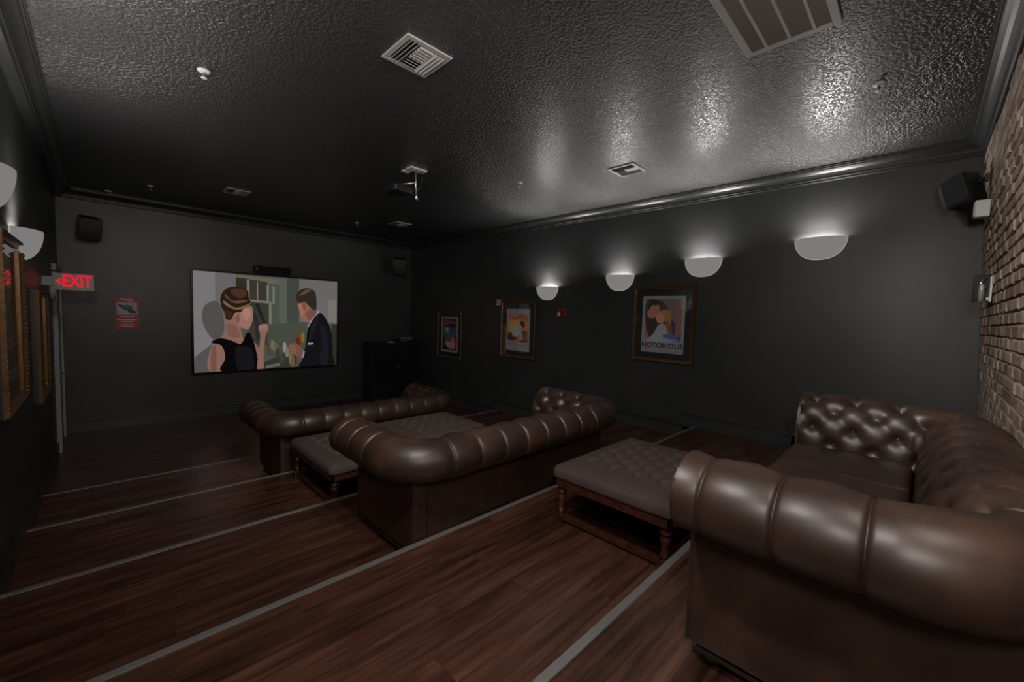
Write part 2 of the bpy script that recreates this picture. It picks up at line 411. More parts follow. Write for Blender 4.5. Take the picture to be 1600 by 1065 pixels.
def make_sofa(loc, hw, dep, label, thick=0):
    root = empty('chesterfield_sofa', loc, 0, label, 'sofa', 'brown leather sofas in rows')
    r = .035
    s0 = -.36; s1 = s0+(dep-r)/.2; arm_n = int(math.ceil(s1+.3))-1; back_n = round((2*hw-2*r)/.2)
    stations = []   # (x, y, nx, ny, S)
    na = 19
    OFF = [0, .012, .028, .05, .085, .13, .19, .26, .34, .43]; OFF = OFF+[1-q for q in OFF[:0:-1]]   # finer next to the seams
    def arm(side):
        out = []
        Sl = [s0]+[q for q in (k+q for k in range(-1, 9) for q in OFF) if s0+.01 < q < s1-.01]+[s1]
        for s_ in Sl:
            f = (s_-s0)/(s1-s0); y = dep+(r-dep)*f; out.append((side*hw, y, side, 0, s_))
        return out
    def corner(side):
        out = []
        for i in range(1, 24):
            a = (i/24)*PI/2
            out.append((side*(hw-r)+side*r*math.cos(a), r-r*math.sin(a), side*math.cos(a), -math.sin(a), s1+(arm_n+1-s1)*i/24))
        return out
    la = arm(-1)+corner(-1)[:12]
    bk = corner(-1)[11:]
    for s_ in [k+q for k in range(back_n) for q in OFF]+[back_n]:
        f = s_/back_n; bk.append((-(hw-r)+2*(hw-r)*f, 0, 0, -1, arm_n+1+s_))
    rc = corner(1)
    bk += [(x, y, nx, ny, arm_n+1+back_n+(arm_n+1-s_)) for x, y, nx, ny, s_ in rc[::-1][:12]]
    ra = [(x, y, nx, ny, s_) for x, y, nx, ny, s_ in (arm(1)+rc[:13])]
    ra = ra[:len(arm(1))+12]
    def surf(st_):
        v = []
        for x, y, nx, ny, s_ in st_:
            for i, (t, p) in enumerate(prof):
                a = prof[max(0, i-1)][1]; b = prof[min(NPR-1, i+1)][1]
                tn = (b-a).normalized(); n_o, n_z = -tn.y, tn.x     # left of travel: faces seat then up then outward
                h = disp(s_, Tof(t))
                o_ = p.x+n_o*h; zz = p.y+n_z*h
                v.append((x+nx*o_, y+ny*o_, zz))
        return v
    parts = []
    for nm, st_, flip in (('armrest', la, False), ('backrest', bk, False), ('armrest', ra, True)):
        v = surf(st_); f = []
        for a in range(len(st_)-1):
            for b in range(NPR-1):
                q = (a*NPR+b, (a+1)*NPR+b, (a+1)*NPR+b+1, a*NPR+b+1); f.append(q if flip else q[::-1])
        o = link(nm, pymesh(nm, v, f, True), M_leather, root); parts.append((o, st_))
        # buttons pinned in the tufts
        bv, bf = [], []
        for T in (0, 1, 2, 3):
            t = tA+T*dT; i = min(range(NPR), key=lambda q: abs(prof[q][0]-t))
            for a, (x, y, nx, ny, s_) in enumerate(st_):
                off = 0 if T % 2 else .5
                if a and (st_[a-1][4]-off)%1 > .5 and (s_-off)%1 < .5 and s_ > .2:
                    c = Vector(v[a*NPR+i]); pa, pb = prof[i-1][1], prof[i+1][1]; tn = (pb-pa).normalized()
                    nn = Vector((nx*-tn.y, ny*-tn.y, tn.x)).normalized(); u = nn.orthogonal().normalized(); w_ = nn.cross(u); n0 = len(bv)
                    for rr_, hh in ((.0085, .0), (.0075, .004), (.004, .0065)):
                        for q in range(8):
                            an = q*PI/4; bv.append(c+nn*hh+rr_*(u*math.cos(an)+w_*math.sin(an)))
                    for l in range(2):
                        for q in range(8): bf.append((n0+l*8+q, n0+l*8+(q+1) % 8, n0+l*8+8+(q+1) % 8, n0+l*8+8+q))
                    bf.append(tuple(range(n0+16, n0+24)))
        if bv: tag(link('buttons', pymesh('buttons', bv, bf, True), M_button, o), kind='stuff')
    pn = .135          # outer panel line, outward from the inner faces
    for s in (-1, 1):
        a, b = sorted((s*(hw+pn), s*(hw+pn-.07)))
        sp = box('side_panel', a, b, -pn-thick, dep+.008, .066, .56, M_leather, root, .022, 3)
        box('welt', a-.003 if s < 0 else b-.008, a+.008 if s < 0 else b+.003, -pn+.03, dep-.02, .056, .064, M_seam, sp)
        # front scroll facing
        pts = [(p.x, p.y) for _, p in prof[::4]]+[(pn-.01, .53), (pn-.01, .07), (-.0, .07)]
        v = [(s*(hw+x), dep-.002, z) for x, z in pts]+[(s*(hw+x), dep+.012, z) for x, z in pts]; n = len(pts)
        f = [(i, (i+1) % n, n+(i+1) % n, n+i) for i in range(n)]+[tuple(range(n-1, -1, -1)), tuple(range(n, 2*n))]
        me = pymesh('scroll_panel', v, f); bm = bmesh.new(); bm.from_mesh(me); bmesh.ops.recalc_face_normals(bm, faces=bm.faces[:]); bm.to_mesh(me); bm.free()
        link('scroll_panel', me, M_leather, root)
    bp = box('back_panel', -(hw+pn)+.01, hw+pn-.01, -pn-thick-.004, -pn-thick+.07, .066, .56, M_leather, root, .02, 3)
    box('welt', -(hw+pn)+.03, hw+pn-.03, -pn-thick-.008, -pn-thick+.004, .105, .113, M_seam, bp)
    for s in (-1, 1): box('welt', s*(hw+pn-.1)-.004, s*(hw+pn-.1)+.004, -pn-thick-.0075, -pn-thick+.004, .07, .55, M_seam, bp)
    box('seat_base', -hw, hw, 0, dep-.015, .06, .345, M_leather, root, .02, 3)
    cw = 2*hw/3
    for i in range(3):
        rbox('seat_cushion', cw-.006, dep-.005, .135, .035, M_leather, root, (-hw+cw*(i+.5), dep/2+.018, .345), 12, .012)
    for sx in (-1, 1):
        for y in (-pn+.06, dep-.07):
            lathe('foot', [(.026, 0), (.044, .01), (.052, .032), (.046, .056), (.03, .07)], M_foot, root, (sx*(hw+pn-.075), y, 0), 16)
    return root
make_sofa((2.41, -.025, lev(0)), .78, .565, 'nearest brown leather tufted sofa, backed against the brick wall', .1)
make_sofa((2.32, 2.23, lev(2)), .88, .62, 'middle brown leather tufted sofa seen from behind, between the ottomans')
make_sofa((2.28, 4.73, lev(4)), .86, .65, 'farthest brown leather tufted sofa, nearest the big screen')

# ------------------------------------------------------------------ tufted ottomans
def make_ottoman(loc, rz, label):
    root = empty('tufted_ottoman', loc, rz, label, 'ottoman', 'taupe tufted ottomans')
    W, D = 1.04, .84; nx, ny = 136, 110
    z0, ze = .31, .362
    v, f = [], []
    def prof_edge(d): # distance from edge -> height factor
        return smooth(min(1, d/.05))
    def inset(t):     # param 0..1 across, spread so that edge has samples
        return t
    sx, sy = .145, .176
    for j in range(ny+1):
        for i in range(nx+1):
            u = -1+2*i/nx; w_ = -1+2*j/ny
            u = math.copysign(abs(u)**.9, u); w_ = math.copysign(abs(w_)**.9, w_)
            x, y = u*W/2, w_*D/2
            d = min(W/2-abs(x), D/2-abs(y))
            z = ze+.052*math.sqrt(max(0, 1-(1-min(1, d/.16))**2))*.9
            # soft crown channel before the tufts
            pu, pv = x/sx, y/sy
            inside = smooth((.36-abs(x))/.05)*smooth((.34-abs(y))/.05)
            a1 = ((pu-round(pu))*sx)**2+((pv-.5-round(pv-.5))*sy)**2
            a2 = ((pu-.5-round(pu-.5))*sx)**2+((pv-round(pv))*sy)**2
            cx1 = round(pu)*sx; cy1 = (round(pv-.5)+.5)*sy; cx2 = (round(pu-.5)+.5)*sx; cy2 = round(pv)*sy
            h = 0
            if abs(cx1) < .31 and abs(cy1) < .3: h -= .066*math.exp(-(a1/.00075)**1.3)
            if abs(cx2) < .31 and abs(cy2) < .3: h -= .066*math.exp(-(a2/.00075)**1.3)
            p, q = pu+pv-.5, pu-pv-.5
            g = (abs(math.sin(PI*p))*abs(math.sin(PI*q)))**.6
            z += h+.014*(g-.3)*inside
            # rounded corners in plan
            rc = .05; ax, ay = abs(x)-(W/2-rc), abs(y)-(D/2-rc)
            if ax > 0 and ay > 0:
                l = math.hypot(ax, ay)
                mxx = max(ax, ay)
                if l > 1e-6:
                    k = mxx/l; x = math.copysign(W/2-rc+ax*k, x); y = math.copysign(D/2-rc+ay*k, y)
            v.append((x, y, z))
    for j in range(ny):
        for i in range(nx):
            a = j*(nx+1)+i; f.append((a, a+1, a+nx+2, a+nx+1))
    ring = [i for i in range(nx+1)]+[j*(nx+1)+nx for j in range(1, ny+1)]+[ny*(nx+1)+i for i in range(nx-1, -1, -1)]+[j*(nx+1) for j in range(ny-1, 0, -1)]
    prev = ring
    for dz, sc in ((-.012, 1.006), (-.035, 1.008), (-.045, 1.004), (z0-ze, .99)):
        cur = []
        for k in ring:
            x, y, z = v[k]; cur.append(len(v)); v.append((x*sc, y*sc, ze+dz))
        for k in range(len(ring)):
            l = (k+1) % len(ring); f.append((prev[k], cur[k], cur[l], prev[l]))
        prev = cur
    f.append(tuple(prev[::-1]))
    cush = link('cushion', pymesh('cushion', v, f, True), M_velvet, root)
    bv, bf = [], []
    for i in range(-2, 3):
        for j in range(-4, 5):
            x, y = (i if j % 2 else i+.5)*sx, j*sy/2
            if abs(x) < .31 and abs(y) < .3:
                n0 = len(bv); zz = .362+.047-.066
                for r_, h_ in ((.011, 0), (.008, .004)):
                    for q in range(8): bv.append((x+r_*math.cos(q*PI/4), y+r_*math.sin(q*PI/4), zz+h_))
                for q in range(8): bf.append((n0+q, n0+(q+1) % 8, n0+8+(q+1) % 8, n0+8+q))
                bf.append(tuple(range(n0+8, n0+16)))
    tag(link('buttons', pymesh('buttons', bv, bf, True), M_velvet, bpy.data.objects.get(cush.name)), kind='stuff')
    for s in (-1, 1):
        box('apron', -W/2+.012, W/2-.012, s*(D/2-.024)-.012, s*(D/2-.024)+.012, .252, .314, M_cherry, root, .004)
        box('apron', s*(W/2-.024)-.012, s*(W/2-.024)+.012, -D/2+.012, D/2-.012, .252, .314, M_cherry, root, .004)
        box('stretcher', -W/2+.05, W/2-.05, s*(D/2-.06)-.02, s*(D/2-.06)+.02, .018, .055, M_cherry, root, .004)
        box('stretcher', s*(W/2-.06)-.02, s*(W/2-.06)+.02, -D/2+.05, D/2-.05, .018, .055, M_cherry, root, .004)
    box('shelf', -W/2+.07, W/2-.07, -D/2+.07, D/2-.07, .022, .042, M_shelf, root)
    for sx_ in (-1, 1):
        for sy_ in (-1, 1):
            lg = lathe('leg', [(.03, .06), (.022, .068), (.031, .078), (.031, .088), (.02, .096), (.024, .13), (.031, .165), (.031, .18), (.021, .192), (.021, .198), (.033, .206), (.033, .218), (.022, .228), (.026, .24), (.026, .254)],
                       M_cherry, root, (sx_*(W/2-.055), sy_*(D/2-.055), 0), 18)
            box('leg_block', -.034, .034, -.034, .034, 0, .062, M_cherry, lg, .006)
            box('leg_top', -.034, .034, -.034, .034, .25, .313, M_cherry, lg, .004)
    return root
make_ottoman((2.665, 1.305, lev(1)), 0, 'nearest taupe button-tufted ottoman on turned legs beside the nearest sofa')
make_ottoman((2.73, 4.06, lev(3)), 0, 'taupe button-tufted ottoman behind the middle sofa, right one of the farther pair')
make_ottoman((1.75, 3.92, lev(3)), PI/2, 'taupe ottoman at the left arm of the middle sofa, left one of the farther pair')

# ------------------------------------------------------------------ wall sconces
def make_sconce(side, y, ztop, label, xw):
    root = empty('wall_sconce', (xw, y, ztop-.22), 0 if side < 0 else PI, label, 'wall lamp', 'half-bowl wall sconces')
    W, Dp, Hh = .228, .145, .22; A, B = 28, 14
    def bowl(off):
        v = []
        for i in range(A+1):
            a = PI*i/A
            for k in range(B+1):
                b = (PI/2)*k/B; cb = math.cos(b)**.8
                v.append(((Dp-off)*math.sin(a)*cb, -(W-off)*math.cos(a)*cb, Hh-(Hh-off)*math.sin(b)**1.05))
        return v
    f = [(i*(B+1)+k, i*(B+1)+k+1, (i+1)*(B+1)+k+1, (i+1)*(B+1)+k) for i in range(A) for k in range(B)]
    vo = bowl(0); link('shade', pymesh('shade', vo, f, True), M_shade, root)
    vi = bowl(.007); link('shade_lining', pymesh('shade_lining', vi, [q[::-1] for q in f], True), M_inner, root)
    v, ff = [], []
    for i in range(A+1): v += [vo[i*(B+1)], vi[i*(B+1)]]
    ff = [(2*i, 2*i+1, 2*i+3, 2*i+2) for i in range(A)]
    link('rim', pymesh('rim', v, ff), M_rim, root)
    # glowing edge where the glass meets the wall
    n = 40; v, ff = [], []
    for i in range(n+1):
        a = PI*i/n; c, s_ = -math.cos(a), math.sin(a)
        cb = abs(c)**.8; sg = math.copysign(cb, c)
        for q, xx in ((0, 0), (.006, 0), (.006, .007), (0, .007)):
            v.append((xx, sg*(W+q), Hh-(Hh+q)*s_**1.05))
    for i in range(n):
        for q in range(4): ff.append((4*i+q, 4*i+(q+1) % 4, 4*i+4+(q+1) % 4, 4*i+4+q))
    link('edge', pymesh('edge', v, ff), M_rim, root)
    box('back_plate', 0, .01, -.06, .06, .05, .2, M_white, root, .003)
    lathe('bulb', [(.012, .06), (.013, .1), (.026, .125), (.03, .15), (.022, .172), (.006, .182)], M_inner, root, (.06, 0, 0), 14)
    ld = bpy.data.lights.new('sconce_light', 'AREA'); ld.shape = 'ELLIPSE'; ld.size = .33; ld.size_y = .07; ld.energy = SCONCE_W; ld.color = (1, .975, .94)
    lo = bpy.data.objects.new('sconce_light', ld); COL.objects.link(lo); lo.parent = root; lo.location = (.085, 0, .195); lo.rotation_euler = Vector((math.sin(.95), 0, math.cos(.95))).to_track_quat('-Z', 'Y').to_euler()
    return root
SY = [(.857, 2.93), (2.07, 2.80), (3.26, 2.645), (4.66, 2.51)]
lab_r = ['lit half-bowl sconce on the far wall, nearest the brick corner', 'lit half-bowl sconce just right above the poster of an embracing couple in white',
         'lit half-bowl sconce just left above the poster of an embracing couple in white', 'lit half-bowl sconce above the small red fire alarm']
for (y, z), lb in zip(SY, lab_r): make_sconce(1, y, z, lb, XR)
lab_l = ['lit half-bowl sconce on the left wall, above the camera corner', 'lit half-bowl sconce on the left wall, second from the brick wall',
         'lit half-bowl sconce cut by the left edge of the picture', 'lit half-bowl sconce above the nearest gilt frame on the left wall']
SYL = [(.857, 2.92), (2.07, 2.79), (3.26, 2.64), (4.66, 2.50)]
for (y, z), lb in zip(SYL, lab_l): make_sconce(-1, y, z, lb, xl(z-.1)+.001)

# glass cylinder lamps on the brick wall; the lit ones are added fill, out of view
def brick_lamp(x, z, lit, label):
    lm = emit('fill_lamp_glass', (1.0, .95, .89), BRICK_FILL*lit) if lit else M_lampglass
    root = empty('glass_wall_lamp', (x, yb(z)+.004, z), 0, label, 'wall lamp', 'glass cylinder lamps on the brick wall')
    box('back_plate', -.06, .06, 0, .015, .0, .27, M_white, root, .004)
    lathe('glass_shade', [(.055, 0), (.058, .005), (.058, .28), (.055, .285)], lm, root, (0, .062, 0), 24)
    lathe('candle_tube', [(.018, 0), (.018, .17), (.012, .18)], M_white, root, (0, .062, .003), 14)
    box('arm', -.01, .01, .01, .03, .02, .05, M_chrome, root)
    return root
brick_lamp(4.62, 2.21, 0, 'clear glass cylinder lamp on the brick wall by the corner').scale = (.8, .8, .7)
brick_lamp(1.25, 2.4, .4, 'added glass cylinder fill lamp on the brick wall behind the sofa')
brick_lamp(-.1, 2.4, 1.25, 'added glass cylinder fill lamp on the brick wall beside the camera')

# ceiling track added above the camera, out of view, to fill the room with light
tk = empty('fill_track', (.8, 1.0, ZC), 0, 'added black ceiling track with four fill-light heads above the camera corner', 'added fill light')
box('rail', -.95, .75, -.018, .018, -.03, 0, M_black, tk, .003)
for (hx_, aim, cone), pw in zip(((-.6, (2.3, .5, 1.0), 140), (-.1, (2.2, 6.4, .6), 95), (.3, (3.6, 6.2, .8), 95), (.6, (3.1, -.35, 2.5), 66)), FILL_TRACK_W):
    p = Vector((.8+hx_, 1.0, ZC-.16)); dv = (Vector(aim)-p).normalized()
    hd = lathe('fill_head', [(.04, -.09), (.07, -.08), (.098, .05), (.1, .06), (.092, .06), (.08, .03)], M_black, tk, (hx_, 0, -.16), 20, dv.to_track_quat('Z', 'Y').to_euler())
    tube('stem', [(hx_, 0, -.02), (hx_, 0, -.14)], .008, M_black, tk)
    ld = bpy.data.lights.new('fill_spot', 'SPOT'); ld.energy = pw; ld.spot_size = math.radians(cone); ld.spot_blend = .9; ld.shadow_soft_size = .09; ld.color = (1, .96, .92)
    lo = bpy.data.objects.new('fill_spot', ld); COL.objects.link(lo); lo.parent = tk
    lo.location = Vector((hx_, 0, -.16))+dv*.07; lo.rotation_euler = dv.to_track_quat('-Z', 'Y').to_euler()

# ------------------------------------------------------------------ flat pictures drawn with colour patches
_mats = {}
def cmat(c, em):
    k = (tuple(c), em)
    if k not in _mats:
        _mats[k] = emit('screen_colour', lin(c), 1.0) if em else principled('printed_colour', tuple(min(1, 4.2*q) for q in lin(c)), .6)
    return _mats[k]
def smooth_poly(pts, n=5):
    P = [Vector((a, b, 0)) for a, b in pts]; out = []; m_ = len(P)
    for i in range(m_):
        a, b, c, e = P[i-1], P[i], P[(i+1) % m_], P[(i+2) % m_]
        for j in range(n):
            t = j/n; q = .5*((2*b)+(c-a)*t+(2*a-5*b+4*c-e)*t*t+(3*b-a-3*c+e)*t*t*t); out.append((q.x, q.y))
    return out
def ell(cx, cy, rx, ry, n=24, rot=0):
    return [(cx+rx*math.cos(2*PI*i/n)*math.cos(rot)-ry*math.sin(2*PI*i/n)*math.sin(rot), cy+rx*math.cos(2*PI*i/n)*math.sin(rot)+ry*math.sin(2*PI*i/n)*math.cos(rot)) for i in range(n)]
def art(name, patches, place, parent, em):
    """patches: (colour, [(u,v)..]) painted back to front; place(u, v, layer) -> local point"""
    v, f, mi, mats = [], [], [], []
    for k, (c, pts) in enumerate(patches):
        mt = cmat(c, em)
        if mt not in mats: mats.append(mt)
        n = len(v); v += [place(max(0, min(1, a)), max(0, min(1, b)), k) for a, b in pts]; f.append(tuple(range(n, n+len(pts)))); mi.append(mats.index(mt))
    me = pymesh(name, v, f); me.polygons.foreach_set('material_index', mi)
    bm = bmesh.new(); bm.from_mesh(me); bmesh.ops.triangulate(bm, faces=bm.faces[:], ngon_method='EAR_CLIP'); bm.to_mesh(me); bm.free()
    return link(name, me, mats, parent)
def text_mesh(name, body, size, mat, parent, loc, rot, align='CENTER', sx=1.0, bold=0.0):
    cu = bpy.data.curves.new(name, 'FONT'); cu.body = body; cu.size = size; cu.align_x = align; cu.align_y = 'CENTER'; cu.extrude = .0008; cu.offset = bold; cu.resolution_u = 3
    t = bpy.data.objects.new(name, cu); COL.objects.link(t)
    bpy.context.view_layer.update()
    me = bpy.data.meshes.new_from_object(t.evaluated_get(bpy.context.evaluated_depsgraph_get()))
    bpy.data.objects.remove(t, do_unlink=True); bpy.data.curves.remove(cu)
    me.materials.clear()
    o = link(name, me, mat, parent, loc, rot); o.scale = (sx, 1, 1); return o

# ------------------------------------------------------------------ the big screen
X0, X1, Z0, Z1 = 1.128, 3.69, .772, 2.640
tv = empty('projection_screen', ((X0+X1)/2, YS, Z0), 0, 'large black-framed screen showing a woman and a man talking', 'screen')
hwv, hv = (X1-X0)/2, Z1-Z0
box('housing', -hwv+.02, hwv-.02, -.045, 0, .02, hv-.02, M_black, tv)
fwid = .036
box('bezel', -hwv, hwv, -.06, -.02, 0, fwid, M_blackg, tv, .004); box('bezel', -hwv, hwv, -.06, -.02, hv-fwid, hv, M_blackg, tv, .004)
box('bezel', -hwv, -hwv+fwid, -.06, -.02, fwid, hv-fwid, M_blackg, tv, .004); box('bezel', hwv-fwid, hwv, -.06, -.02, fwid, hv-fwid, M_blackg, tv, .004)
def zuv(X, Y):
    u = (X-117)/1136; t = 165+85*u; b = 975-50*u; return (max(0, min(1, u)), max(0, min(1, (b-Y)/(b-t))))
def zp(*pts): return [zuv(*p) for p in pts]
sk, sk2 = (132, 96, 84), (112, 74, 62)
T = []
T.append(((72, 78, 70), [(0, 0), (1, 0), (1, 1), (0, 1)]))
T.append(((116, 113, 114), zp((100, 150), (268, 150), (262, 990), (100, 990))))
T.append(((98, 97, 96), zp((262, 150), (405, 150), (400, 700), (262, 990))))
T.append(((78, 77, 76), smooth_poly(zp((190, 440), (280, 410), (320, 560), (300, 720), (235, 700), (175, 570)))))
T.append(((80, 79, 78), zp((120, 850), (240, 740), (262, 990), (100, 990))))
T.append(((98, 92, 78), zp((405, 195), (735, 225), (735, 270), (405, 240))))
T.append(((46, 44, 36), zp((405, 215), (500, 225), (505, 400), (410, 390))))
T.append(((58, 50, 44), zp((500, 230), (640, 250), (640, 400), (505, 390))))
T.append(((54, 54, 46), zp((500, 400), (650, 420), (650, 760), (500, 760))))
for a in ((485, 230, 505, 400), (560, 250, 570, 392), (636, 275, 652, 410), (684, 285, 700, 412), (655, 425, 672, 740)):
    T.append(((118, 114, 104), zp((a[0], a[1]), (a[2], a[1]+3), (a[2], a[3]), (a[0], a[3]-3))))
T.append(((112, 108, 98), zp((505, 390), (700, 412), (700, 428), (505, 408))))
T.append(((62, 68, 60), zp((800, 215), (905, 225), (905, 575), (800, 578))))
T.append(((82, 88, 80), zp((735, 200), (800, 210), (800, 640), (735, 640))))
T.append(((101, 99, 95), zp((905, 215), (1260, 240), (1260, 592), (905, 572))))
T.append(((114, 111, 105), zp((1165, 400), (1260, 405), (1260, 580), (1170, 575))))
T.append(((66, 72, 62), zp((640, 590), (960, 578), (960, 850), (640, 850))))
T.append(((48, 46, 34), zp((1200, 595), (1260, 595), (1260, 940), (1200, 940))))
T.append(((46, 52, 44), zp((610, 900), (800, 820), (830, 990), (600, 990))))
T.append(((92, 92, 84), zp((630, 925), (740, 905), (745, 930), (620, 960))))
for x, y, c in ((680, 760, (104, 100, 84)), (705, 780, (92, 90, 70)), (650, 800, (80, 62, 40)), (780, 780, (130, 128, 122)), (800, 820, (112, 110, 98)), (830, 870, (108, 100, 60)), (870, 890, (100, 34, 30)),
                (905, 720, (110, 44, 36)), (935, 700, (120, 96, 40)), (890, 740, (96, 30, 28)), (850, 900, (90, 84, 60)), (720, 830, (60, 56, 40)), (760, 870, (66, 62, 48))):
    T.append((c, [zuv(*p) for p in ell(x, y, 16, 44)]))
T.append(((30, 34, 32), zp((545, 430), (575, 425), (632, 590), (612, 600))))
T.append(((38, 42, 40), zp((530, 500), (548, 495), (580, 590), (575, 720), (555, 720))))
# woman
T.append((sk, smooth_poly(zp((235, 760), (300, 690), (345, 640), (430, 650), (450, 700), (560, 760), (560, 990), (225, 1000)))))
T.append(((9, 9, 11), smooth_poly(zp((230, 735), (290, 700), (370, 720), (440, 745), (490, 650), (530, 720), (560, 850), (560, 1010), (300, 1010), (325, 860), (300, 760)))))
T.append((sk, smooth_poly(zp((335, 600), (335, 520), (430, 520), (440, 640), (450, 700), (400, 720), (340, 690)))))
T.append(((148, 106, 96), smooth_poly(zp((395, 480), (440, 430), (515, 440), (528, 500), (526, 560), (500, 620), (465, 625), (420, 590), (395, 560)))))
T.append(((40, 26, 20), smooth_poly(zp((300, 440), (300, 360), (340, 305), (420, 290), (490, 320), (500, 380), (520, 430), (470, 460), (440, 490), (395, 500), (370, 550), (335, 550), (325, 500)))))
T.append(((112, 92, 66), smooth_poly(zp((320, 400), (400, 455), (490, 430), (515, 415), (500, 440), (440, 470), (380, 465), (325, 430)))))
T.append(((92, 70, 48), smooth_poly(zp((330, 345), (380, 400), (470, 395), (480, 410), (400, 420), (335, 375)))))
T.append(((70, 46, 34), smooth_poly(zp((370, 310), (450, 305), (485, 345), (440, 380), (380, 350)))))
T.append((sk, smooth_poly(zp((560, 990), (575, 800), (585, 680), (570, 610), (600, 590), (640, 595), (645, 640), (625, 690), (610, 850), (610, 990)))))
T.append(((120, 84, 74), smooth_poly(zp((395, 540), (425, 500), (432, 560), (412, 585)))))
T.append(((118, 82, 74), smooth_poly(zp((340, 590), (400, 600), (430, 660), (420, 700), (350, 680)))))
T.append(((160, 118, 106), smooth_poly(zp((455, 470), (500, 462), (512, 520), (480, 560), (455, 530)))))
T.append(((112, 78, 68), smooth_poly(zp((232, 790), (262, 770), (262, 990), (228, 990)))))
T.append(((54, 36, 26), smooth_poly(zp((318, 470), (350, 480), (380, 500), (360, 545), (338, 545)))))
T.append(((22, 22, 25), smooth_poly(zp((400, 780), (470, 770), (520, 800), (530, 990), (420, 990)))))
for q in ((575, 600), (592, 590), (610, 588), (628, 592)): T.append(((144, 106, 92), [zuv(*p) for p in ell(q[0]+8, q[1]+22, 9, 26, 12, .2)]))
# man
T.append(((136, 92, 74), smooth_poly(zp((890, 430), (930, 400), (980, 430), (1000, 500), (1010, 560), (960, 570), (930, 540), (905, 480)))))
T.append(((140, 136, 134), smooth_poly(zp((985, 600), (1060, 490), (1085, 495), (1040, 560), (1000, 640)))))
T.append((sk2, smooth_poly(zp((960, 500), (1050, 460), (1060, 500), (1000, 560)))))
T.append(((46, 38, 32), smooth_poly(zp((875, 365), (920, 310), (990, 300), (1045, 330), (1058, 400), (1055, 470), (1020, 470), (985, 440), (950, 410), (900, 420)))))
T.append(((84, 70, 54), smooth_poly(zp((900, 360), (960, 312), (1010, 315), (960, 345)))))
T.append(((18, 18, 23), smooth_poly(zp((985, 620), (1085, 500), (1160, 570), (1205, 680), (1215, 850), (1215, 960), (915, 990), (930, 880), (965, 740)))))
T.append(((28, 28, 34), smooth_poly(zp((1000, 640), (1075, 520), (1060, 600), (970, 780), (950, 800)))))
T.append(((150, 148, 148), zp((980, 745), (1032, 745), (1030, 756), (984, 760))))
T.append((sk2, smooth_poly(zp((815, 760), (870, 745), (930, 790), (950, 820), (935, 870), (880, 850), (820, 810)))))
T.append(((132, 130, 130), zp((940, 810), (955, 815), (940, 870), (928, 868))))
T.append(((118, 78, 62), smooth_poly(zp((930, 415), (958, 420), (962, 470), (940, 470)))))
T.append(((152, 106, 86), smooth_poly(zp((898, 440), (925, 430), (940, 500), (930, 530), (908, 480)))))
T.append(((26, 26, 32), smooth_poly(zp((1090, 600), (1150, 640), (1170, 800), (1150, 930), (1090, 900), (1110, 760)))))
T.append(((10, 10, 13), smooth_poly(zp((985, 640), (1000, 620), (990, 700), (975, 760), (968, 740)))))
for q in (768, 788, 808, 826): T.append(((128, 88, 72), [zuv(*p) for p in ell(850, q, 34, 8, 12)]))
art('picture', [(c, p) for c, p in T], lambda u, v_, k: (-hwv+fwid+u*2*(hwv-fwid), -.0462-k*.00004, fwid+v_*(hv-2*fwid)), tv, True)

# centre speaker above the screen
cs = empty('centre_speaker', (2.395, YS, 2.655), 0, 'long black speaker mounted above the big screen', 'speaker')
rbox('cabinet', .64, .16, .135, .035, M_black, cs, (0, -.082, 0), 8)
box('grille', -.27, .27, -.168, -.158, .02, .115, M_grille, cs)
lathe('badge', [(.012, 0), (.012, .002)], M_chrome, cs, (.1, -.168, .02), 12, (PI/2, 0, 0))

# red notice on the screen wall
rs = empty('notice_sign', (.317, YS, 1.585), 0, 'red and white printed notice on the screen wall', 'sign')
box('board', -.143, .143, -.008, 0, 0, .52, principled('notice_red', (.42, .04, .05), .5), rs, .001)
pl = lambda u, v_, k: (-.143+u*.286, -.0086-k*.0002, v_*.52)
N_ = [((98, 98, 98), [(.08, .44), (.92, .44), (.92, .82), (.08, .82)]),
      ((32, 36, 40), smooth_poly([(.12, .72), (.2, .77), (.32, .72), (.52, .74), (.74, .68), (.7, .6), (.84, .56), (.86, .48), (.6, .5), (.5, .57), (.34, .6), (.24, .67)])),
      ((48, 52, 56), smooth_poly([(.36, .7), (.55, .72), (.7, .67), (.58, .62), (.42, .63)]))]
rl = random.Random(5)
for i, (vv, a, b) in enumerate(((.385, .2, .8), (.345, .47, .55), (.28, .08, .92), (.225, .22, .78), (.18, .3, .7), (.13, .2, .8), (.085, .25, .75))):
    x = a
    while x < b:
        wv = min(rl.uniform(.04, .1), b-x); N_.append(((130, 112, 112), [(x, vv-.012), (x+wv, vv-.012), (x+wv, vv+.012), (x, vv+.012)])); x += wv+.022
art('print', N_, pl, rs, False)
text_mesh('heading', 'FAQs', .062, cmat((140, 118, 118), False), rs, (0, -.0095, .468), (PI/2, 0, 0), bold=.001)

